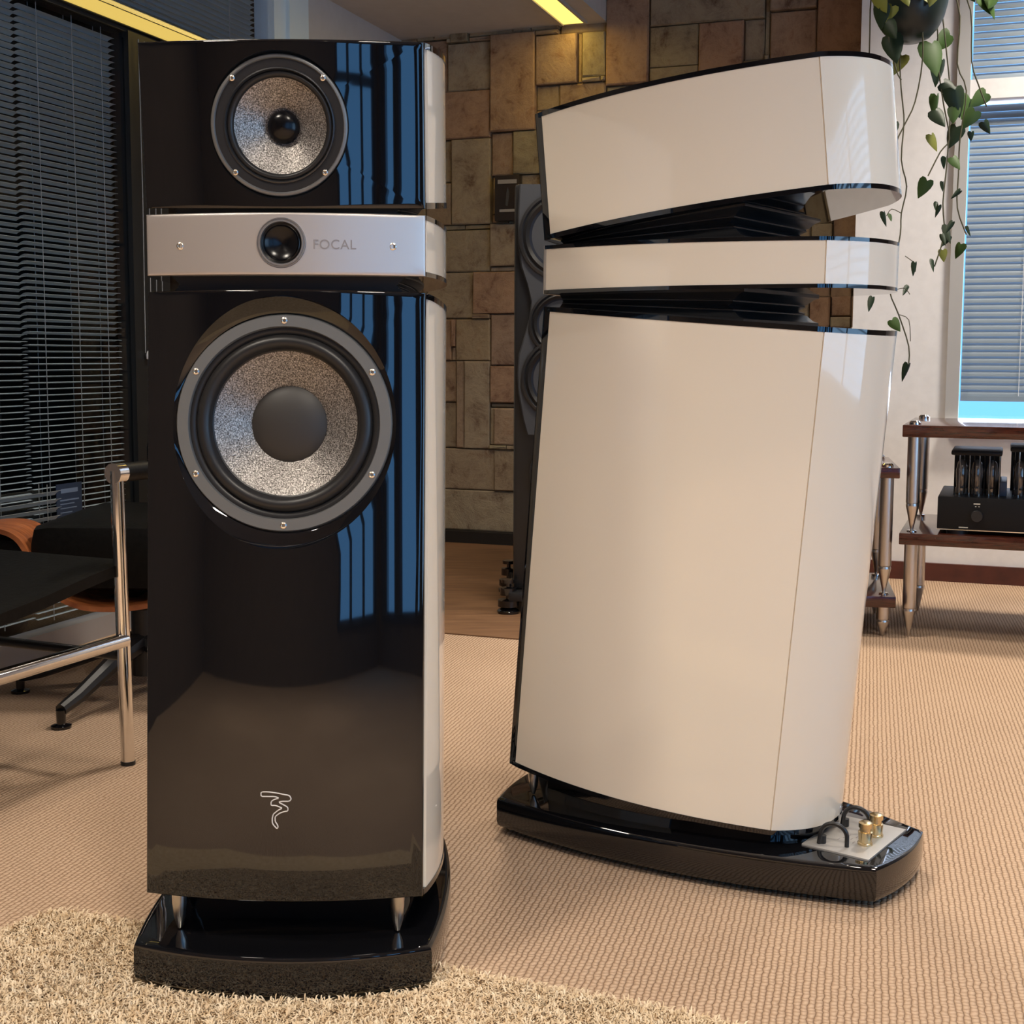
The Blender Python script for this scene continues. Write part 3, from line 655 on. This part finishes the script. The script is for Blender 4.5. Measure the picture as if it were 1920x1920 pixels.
for k, (hz, ox) in enumerate(((0, 0), (.5, .18), (.85, .6))):
    cx = Q[:, 0] + dx * ln * ox * lean; cy_ = Q[:, 1] + dy * ln * ox * lean; cz = .004 + ln * hz * (1 - .35 * lean)
    for sgn, off in ((-1, 0), (1, 1)):
        V[:, 2 * k + off] = np.stack([cx + px_ * wd * sgn + .35, cy_ + py_ * wd * sgn - 1.2, cz], 1)
V[:, 6] = np.stack([Q[:, 0] + dx * ln * lean + .35, Q[:, 1] + dy * ln * lean - 1.2, .004 + ln * .9 * (1 - .45 * lean)], 1)
I = (np.arange(n) * 7)[:, None]
quads = np.concatenate([I + [0, 1, 3, 2], I + [2, 3, 5, 4]], 1).reshape(-1, 4); tris = I + [4, 5, 6]
me = bpy.data.meshes.new('pile'); me.vertices.add(n * 7); me.vertices.foreach_set('co', V.ravel())
nl = len(quads) * 4 + len(tris) * 3; me.loops.add(nl); me.loops.foreach_set('vertex_index', np.concatenate([quads.ravel(), tris.ravel()]).astype(np.int32))
me.polygons.add(len(quads) + len(tris)); st_ = np.concatenate([np.arange(len(quads)) * 4, len(quads) * 4 + np.arange(len(tris)) * 3]); me.polygons.foreach_set('loop_start', st_.astype(np.int32))
me.update(calc_edges=True); me.materials.append(MATS['rug_pile']); me.shade_smooth()
o = obj('pile', me, rug); o['kind'] = 'stuff'
tag(rug, 'cream shag rug in the foreground under the black-fronted loudspeaker', 'rug')

# ------------------------------------------------------------------ chrome chair
ch = empty('chrome_chair', (-.764, 2.511, 0))
U = Vector((-.4, -.917, 0)); W_ = Vector((-.917, .4, 0))
def cp(u, w_, z): q = U * u + W_ * w_; return (q.x, q.y, z)
for w_ in (0, .58):
    for u, top in ((0, .588), (.64, .52)):
        MB().tube([cp(u, w_, .006), cp(u, w_ + .01, top)], .0135, 16).build('leg', 'chrome', ch)
        MB().tube([cp(u, w_, 0), cp(u, w_, .008)], .0145, 16).build('foot_cap', 'black_satin', ch)
    MB().tube([cp(0, w_, .252), cp(.64, w_, .252)], .014, 16).build('side_rail', 'chrome', ch)
    MB().tube([cp(-.085, w_ + .01, .583), cp(-.012, w_ + .01, .583)], .019, 14).build('roller', 'leather', ch)
    MB().tube([cp(-.014, w_ + .01, .583), cp(.012, w_ + .01, .583)], .0205, 14).build('roller_cap', 'chrome', ch)
MB().tube([cp(0, 0, .22), cp(0, .58, .22)], .010, 12).build('cross_bar', 'black_satin', ch)
loop = [(-.02, .405), (.08, .392), (.2, .372), (.32, .358), (.46, .360), (.62, .392)]; loop += [(u, z - .022) for u, z in reversed(loop)]
MB().prism(loop, [lambda u, z: cp(u, .012, z), lambda u, z: cp(u, .03, z + .004), lambda u, z: cp(u, .55, z + .004), lambda u, z: cp(u, .57, z)]).build('seat', 'leather', ch, ang=50)
loop = [(-.02, .40), (-.05, .52), (-.1, .62)]; loop += [(u + .025, z) for u, z in reversed(loop)]
MB().prism(loop, [lambda u, z: cp(u, .46, z), lambda u, z: cp(u, .57, z)]).build('backrest', 'leather', ch, ang=50)
tag(ch, 'chrome tube chair with black leather seat at the left photo edge', 'chair')

# ------------------------------------------------------------------ lounge chair
lc = empty('lounge_chair', (-.881, 3.05, 0))
MB().lathe([(.0005, .05), (.03, .05), (.03, .21), (.06, .225), (.0005, .226)], lambda x, y, h: (x, y, h), 20).build('column', 'black_satin', lc)
a0 = math.atan2(2.761 - 3.05, -.985 + .881)
for k in range(5):
    a = a0 - k * 2 * pi / 5; c, s = math.cos(a), math.sin(a)
    leg = MB().tube([(c * .02, s * .02, .13), (c * .12, s * .12, .105), (c * .25, s * .25, .055), (c * .306, s * .306, .04)], [.026, .022, .017, .014], 10).build('leg', 'black_satin', lc)
    MB().lathe([(.0005, .0), (.022, .0), (.022, .006), (.010, .010), (.011, .040), (.0005, .042)], lambda x, y, h: (c * .306 + x, s * .306 + y, h), 16).build('glide', 'black_gloss', leg)
def ply(name, prof, y0, y1, m='wood_shell', th=.011):
    top = [(x, z) for x, z in prof]; nrm = []
    for i in range(len(top)):
        a, b = top[max(i - 1, 0)], top[min(i + 1, len(top) - 1)]; dx_, dz_ = b[0] - a[0], b[1] - a[1]; l_ = math.hypot(dx_, dz_); nrm.append((-dz_ / l_, dx_ / l_))
    loop = top + [(x - nx * th, z - nz__ * th) for (x, z), (nx, nz__) in reversed(list(zip(top, nrm)))]
    return MB().prism(loop, [lambda x, z: (x, y0, z), lambda x, z: (x, y1, z)]).build(name, m, lc, ang=50)
def smooth_prof(p, n=5):
    out = []
    for i in range(len(p) - 1):
        a, b, c, d = p[max(i - 1, 0)], p[i], p[i + 1], p[min(i + 2, len(p) - 1)]
        for k in range(n):
            t = k / n; out.append(tuple(.5 * (2 * b[j] + (c[j] - a[j]) * t + (2 * a[j] - 5 * b[j] + 4 * c[j] - d[j]) * t * t + (3 * b[j] - a[j] - 3 * c[j] + d[j]) * t ** 3) for j in (0, 1)))
    return out + [p[-1]]
ply('seat_shell', smooth_prof([(-.165, .256), (-.13, .240), (-.09, .232), (-.02, .232), (.05, .242), (.16, .262), (.24, .31)]), -.10, .38)
ply('back_shell', smooth_prof([(-.44, .40), (-.36, .414), (-.30, .413), (-.26, .395), (-.235, .36), (-.213, .318)]), -.10, .08)
MB().bbox(-.245, .28, -.095, .40, .262, .425, .05).build('seat_cushion', 'leather', lc)
MB().bbox(-.44, -.25, -.085, .08, .22, .395, .05).build('side_cushion', 'leather', lc)
MB().bbox(-.1, .34, .36, .50, .36, .62, .05).build('back_cushion', 'leather', lc)
MB().box(-.14, .14, .02, .20, .226, .232).build('mount', 'black_satin', lc, smooth=False)
tag(lc, 'black leather lounge chair with bent wood shell and black star base', 'chair')

# dark shelf loudspeaker on a stand behind the glass
ds = empty('shelf_loudspeaker', R(LW - .34, 2.93, 0), -PH + .55)
MB().bbox(-.13, .10, -.11, .11, .46, .90, .008).build('cabinet', 'black_satin', ds)
for z, r in ((.80, .034), (.63, .075)):
    MB().lathe([(r, 0), (r, .006), (r * .86, .004), (r * .5, -.012), (r * .3, -.004), (.0005, .0)], lambda x, y, h: (.10 + h, x, z + y), 32).build('driver', 'ring_dark', ds)
MB().tube([(0, 0, .02), (0, 0, .46)], .03, 12).build('stand', 'black_satin', ds)
MB().bbox(-.15, .15, -.15, .15, 0, .02, .004).build('stand_base', 'black_satin', ds)
tag(ds, 'dark shelf loudspeaker on a stand behind the dark slatted blinds', 'loudspeaker')

# ------------------------------------------------------------------ slim tower loudspeaker at the back
tl = empty('tower_loudspeaker', (.155, 4.06, 0))
MB().bbox(-.150, .150, .005, .36, .075, 1.346, .012).build('cabinet', 'black_satin', tl)
hwp = [(.57, .108), (.62, .122), (.70, .137), (.76, .140), (.82, .136), (.88, .118), (.93, .104), (.985, .098), (1.04, .112), (1.09, .130), (1.16, .140), (1.25, .140), (1.342, .136)]
loop = [(w_, z) for z, w_ in hwp] + [(-w_, z) for z, w_ in reversed(hwp)]
MB().prism(loop, [lambda x, z: (x, .006, z), lambda x, z: (x, -.012, z), lambda x, z: (x * .97, -.016, z)]).build('baffle', 'grey_baffle', tl, ang=30)
for z, r in ((1.185, .138), (.955, .052), (.915, .105), (.745, .128), (.45, .10), (.26, .10)):
    if z == .955: continue
    d_ = MB().lathe([(r, 0), (r, .008), (r * .94, .010), (r * .90, .004)], lambda x, y, h: (x, -.016 - h, z + y), 48).build('driver', 'ring_dark', tl)
    MB().lathe([(r * .91, .004), (r * .84, .010), (r * .76, .002)], lambda x, y, h: (x, -.016 - h, z + y), 48).build('surround', 'rubber', d_)
    MB().lathe([(r * .77, .002), (r * .5, -.006), (r * .26, -.012), (r * .22, -.004), (.0005, .0)], lambda x, y, h: (x, -.016 - h, z + y), 48).build('cone', 'cone_blue', d_)
MB().bbox(-.155, .155, -.01, .38, .04, .075, .01).build('plinth', 'black_satin', tl)
for x, y in ((-.165, -.02), (.165, -.02), (-.165, .36), (.165, .36)):
    a_ = MB().bbox(min(x, x * .6), max(x, x * .6), y - .03, y + .03, .045, .075, .006).build('outrigger', 'black_satin', tl)
    MB().lathe([(.0005, 0), (.034, 0), (.036, .012), (.030, .018), (.022, .022), (.034, .026), (.034, .046), (.008, .05), (.008, .060), (.026, .062), (.026, .085), (.007, .088), (.007, .100), (.022, .101), (.022, .112), (.0005, .113)], lambda a, b, h: (x + a, y + b, h), 20).build('foot', 'black_gloss', a_)
tag(tl, 'slim black and grey tower loudspeaker by the stone wall, mostly hidden', 'loudspeaker')

# ------------------------------------------------------------------ racks
def rack(name, label, loc, rz, posts, shelves, floor_posts=True):
    t = empty(name, loc, rz)
    x0 = min(p[0] for p in posts) - .032; x1 = max(p[0] for p in posts) + .032; y0 = min(p[1] for p in posts) - .04; y1 = max(p[1] for p in posts) + .05
    for z0, z1 in shelves: MB().bbox(x0, x1, y0, y1, z0, z1, .003).build('shelf', 'wood_dark', t)
    for x, y in posts:
        zt = None
        for i, (z0, z1) in enumerate(shelves):
            zl = shelves[i + 1][1] if i + 1 < len(shelves) else 0.0
            hgt = z0 - zl; cone = min(.075, hgt * .45)
            MB().lathe([(.0005, zl), (.003, zl + .001), (.0185, zl + cone), (.0185, zl + cone + .004), (.0175, zl + cone + .006), (.0175, zl + cone + .009), (.019, zl + cone + .011), (.019, z0), (.0005, z0)], lambda a, b, h: (x + a, y + b, h), 24).build('post', 'steel_brushed', t)
        z1 = shelves[0][1]
        MB().lathe([(.017, z1), (.017, z1 + .006), (.012, z1 + .011), (.0005, z1 + .013)], lambda a, b, h: (x + a, y + b, h), 20).build('post_cap', 'chrome', t)
        for z0_, z1_ in shelves[1:]:
            MB().lathe([(.014, z1_ + .0001), (.014, z1_ + .004), (.010, z1_ + .006), (.0045, z1_ + .006)], lambda a, b, h: (x + a, y + b, h), 16).build('spike_cup', 'chrome', t)
    return tag(t, label, 'rack')
tr = rack('audio_rack', 'tall dark wood rack with steel posts holding a black amplifier', (1.166, 3.735, 0), -math.radians(21), [(0, 0), (0, .42), (.56, 0), (.56, .42)], [(.588, .623), (.276, .31)])
lr = rack('audio_rack', 'low dark wood rack with steel posts beside the taller rack', (1.092, 3.74, 0), -math.radians(12), [(0, 0), (0, .34), (-.46, 0), (-.46, .34)], [(.469, .499), (.091, .124)])
# amplifier
am = empty('tube_amplifier', (1.229, 3.705, .31), -math.radians(21))
MB().bbox(0, .42, .0, .34, .013, .108, .004).build('chassis', 'amp_black', am)
MB().box(.0, .42, -.002, .0, .012, .0145).build('trim_line', 'chrome', am, smooth=False)
for x, y in ((.055, .03), (.365, .03), (.055, .30), (.365, .30)): MB().lathe([(.0005, 0), (.03, 0), (.032, .013), (.0005, .013)], lambda a, b, h: (x + a, y + b, h), 20).build('foot', 'black_satin', am)
for x, z, r in ((.108, .055, .017), (.33, .055, .012)): MB().lathe([(r, 0), (r, .014), (r * .9, .016), (.0005, .016)], lambda a, b, h: (x + a, -h, z + b), 24).build('knob', 'black_satin', am)
for x0, x1, z0, z1 in ((.098, .116, .088, .0915), (.102, .106, .081, .083), (.111, .115, .081, .083), (.06, .085, .019, .022), (.255, .285, .055, .057)): MB().box(x0, x1, -.0006, .0005, z0, z1).build('print', 'amp_print', am, smooth=False)
for x0, x1, zt in ((.03, .17, .238), (.19, .40, .252)):
    cg = MB().bbox(x0, x1, .05, .27, zt - .014, zt, .006).build('tube_cage', 'amp_black', am)
    k = 0
    for x in np.arange(x0 + .012, x1 - .005, .0135):
        MB().tube([(x, .056, .108), (x, .056, zt - .012)], .0019, 8).build('cage_rod', 'chrome' if k % 2 else 'black_gloss', cg); k += 1
    for x in np.arange(x0 + .03, x1 - .01, .042):
        MB().lathe([(.0005, .108), (.017, .108), (.017, .125), (.014, .127), (.0155, .145), (.0165, .175), (.012, .20), (.005, .208), (.0005, .21)], lambda a, b, h: (x + a, .11 + b, h), 20).build('valve', 'tube_glass', cg)
    MB().box(x0 + .004, x1 - .004, .264, .267, .108, zt - .01).build('back_plate', 'amp_black', cg, smooth=False)
MB().bbox(.165, .185, .06, .26, .108, .15, .004).build('transformer', 'card_blue', am)
tag(am, 'black valve amplifier with caged tubes on the middle rack shelf', 'amplifier')

# ------------------------------------------------------------------ hanging plant
PY = 4.2
pl_ = empty('hanging_plant', at(1705, 80, PY))
ox, oy, oz = pl_.location
MB().lathe([(.0005, 0), (.035, .001), (.062, .014), (.085, .040), (.103, .075), (.113, .115), (.118, .17), (.124, .175), (.124, .19), (.112, .19), (.108, .15), (.0005, .15)], lambda x, y, h: (x, y, h), 40).build('pot', 'pot', pl_)
for k in range(3):
    a = 2 * pi * k / 3 + .4; MB().tube([(.12 * math.cos(a), .12 * math.sin(a), .18), (0, 0, 2.75 - oz - .01)], .0025, 6).build('hanger', 'cord_grey', pl_)
MB().tube([(0, 0, 2.75 - oz - .02), (0, 0, 2.75 - oz)], .012, 10).build('hook', 'frame_grey', pl_)
def lp3(px, py, Y): q = at(px, py, Y); return (q[0] - ox, q[1] - oy, q[2] - oz)
vines = [[(1690, -40), (1684, 0), (1688, 140), (1692, 190), (1695, 230), (1690, 300), (1700, 350), (1690, 400), (1688, 440), (1676, 500), (1668, 545), (1685, 590), (1704, 650), (1703, 690)],
         [(1722, -30), (1728, 30), (1730, 110), (1716, 190), (1697, 232), (1680, 270), (1674, 330)], [(1750, -20), (1758, 60), (1760, 130), (1770, 200), (1780, 260), (1763, 285), (1740, 330)],
         [(1780, -40), (1800, 30), (1795, 120), (1812, 170), (1800, 260), (1797, 330), (1795, 390), (1812, 440)], [(1790, -50), (1820, 20), (1822, 115), (1835, 160), (1850, 200)],
         [(1660, -40), (1668, 20), (1665, 60), (1680, 130), (1690, 150)], [(1645, -40), (1633, 0), (1631, 60), (1630, 102)], [(1760, -30), (1775, 100), (1782, 190), (1776, 300), (1768, 380), (1770, 440), (1752, 500)],
         [(1697, 480), (1716, 495), (1716, 510)], [(1676, 545), (1695, 540), (1706, 552)], [(1686, 590), (1704, 600), (1707, 640)], [(1690, 400), (1672, 392), (1662, 405)]]
for i, v in enumerate(vines):
    Yv = PY + [-.02, -.06, .0, .03, -.04, -.05, .05, .02, -.02, -.02, -.02, -.02][i]
    sm = smooth_prof(v, 3); MB().tube([lp3(x, y, Yv) for x, y in sm], .0022 if i < 8 else .0013, 6).build('vine', 'vine', pl_)
def leaf_mesh(nm, m, fold):
    L = [(0, 0), (.16, .10), (.36, .10), (.46, -.06), (.44, -.28), (.32, -.55), (.16, -.80), (0, -1.0)]
    L = [(0, -.02)] + L[1:]; mid = [(0, -.02), (0, -.12), (0, -.26), (0, -.45), (0, -.66), (0, -.84), (0, -1.0)]
    vs = []; n_ = len(L)
    for sgn in (1, -1): vs += [(sgn * x * .82, fold * x * 1.0 + .10 * (y + .4) ** 2, y) for x, y in L]
    vs += [(0, .10 * (y + .4) ** 2, y) for x, y in mid]; fs = []
    for s_ in (0, 1):
        b_ = s_ * n_; c_ = 2 * n_
        fs += [(c_, c_ + 1, b_ + 1), (c_ + 1, b_ + 2, b_ + 1), (c_ + 1, c_ + 2, b_ + 3, b_ + 2), (c_ + 2, c_ + 3, b_ + 4, b_ + 3), (c_ + 3, c_ + 4, b_ + 5, b_ + 4), (c_ + 4, c_ + 5, b_ + 6, b_ + 5), (c_ + 5, c_ + 6, b_ + 6)]
    mb = MB().add(vs, fs); k = len(mb.v)
    mb.v += [(x, y + .012, z) for x, y, z in mb.v[:k]]; mb.f += [tuple(i + k for i in reversed(f)) for f in list(mb.f)]
    return mb.mesh(nm, m, True, 80)
LM = {c: leaf_mesh('leaf_' + c, 'leaf_' + c, f) for c, f in (('green', .35), ('dark', .5), ('yellow', .3))}
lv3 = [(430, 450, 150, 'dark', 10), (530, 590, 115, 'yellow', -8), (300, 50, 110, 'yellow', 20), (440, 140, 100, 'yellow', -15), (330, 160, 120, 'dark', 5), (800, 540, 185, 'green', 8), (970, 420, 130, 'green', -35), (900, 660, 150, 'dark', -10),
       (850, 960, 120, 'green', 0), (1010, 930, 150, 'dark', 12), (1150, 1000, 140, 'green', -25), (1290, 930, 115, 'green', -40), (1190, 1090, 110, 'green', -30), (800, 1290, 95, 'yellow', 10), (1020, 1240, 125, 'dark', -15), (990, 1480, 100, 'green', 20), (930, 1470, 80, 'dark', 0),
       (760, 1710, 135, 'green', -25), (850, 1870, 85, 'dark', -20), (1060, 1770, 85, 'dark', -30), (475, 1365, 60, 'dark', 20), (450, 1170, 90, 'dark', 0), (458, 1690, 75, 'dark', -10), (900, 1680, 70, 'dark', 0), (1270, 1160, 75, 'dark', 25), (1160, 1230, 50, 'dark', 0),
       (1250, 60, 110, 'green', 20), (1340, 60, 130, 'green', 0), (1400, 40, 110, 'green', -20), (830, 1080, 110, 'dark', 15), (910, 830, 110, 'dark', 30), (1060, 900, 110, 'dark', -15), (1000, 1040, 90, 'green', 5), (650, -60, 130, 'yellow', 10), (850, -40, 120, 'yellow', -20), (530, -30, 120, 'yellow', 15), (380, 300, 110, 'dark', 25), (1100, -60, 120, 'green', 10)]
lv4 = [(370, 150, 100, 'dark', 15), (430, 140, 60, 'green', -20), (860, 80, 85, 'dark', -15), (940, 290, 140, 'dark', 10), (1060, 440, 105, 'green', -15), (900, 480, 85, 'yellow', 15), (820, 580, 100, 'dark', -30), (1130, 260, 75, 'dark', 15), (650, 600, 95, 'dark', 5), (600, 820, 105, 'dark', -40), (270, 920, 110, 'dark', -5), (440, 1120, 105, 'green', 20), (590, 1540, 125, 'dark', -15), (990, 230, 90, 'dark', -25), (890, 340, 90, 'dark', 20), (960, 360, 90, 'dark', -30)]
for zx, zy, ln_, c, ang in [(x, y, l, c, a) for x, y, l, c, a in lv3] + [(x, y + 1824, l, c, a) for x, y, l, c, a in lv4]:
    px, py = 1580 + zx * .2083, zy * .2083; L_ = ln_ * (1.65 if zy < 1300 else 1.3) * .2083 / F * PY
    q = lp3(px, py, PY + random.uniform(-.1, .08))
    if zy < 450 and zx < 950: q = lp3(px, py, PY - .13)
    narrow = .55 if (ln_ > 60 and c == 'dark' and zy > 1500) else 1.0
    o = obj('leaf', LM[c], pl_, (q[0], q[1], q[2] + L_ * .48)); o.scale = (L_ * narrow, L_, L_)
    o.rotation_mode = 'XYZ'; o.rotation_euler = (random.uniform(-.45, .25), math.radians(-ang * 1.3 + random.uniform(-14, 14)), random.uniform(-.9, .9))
tag(pl_, 'trailing green plant in a dark hanging pot before the white wall', 'plant')
bpy.context.view_layer.update()
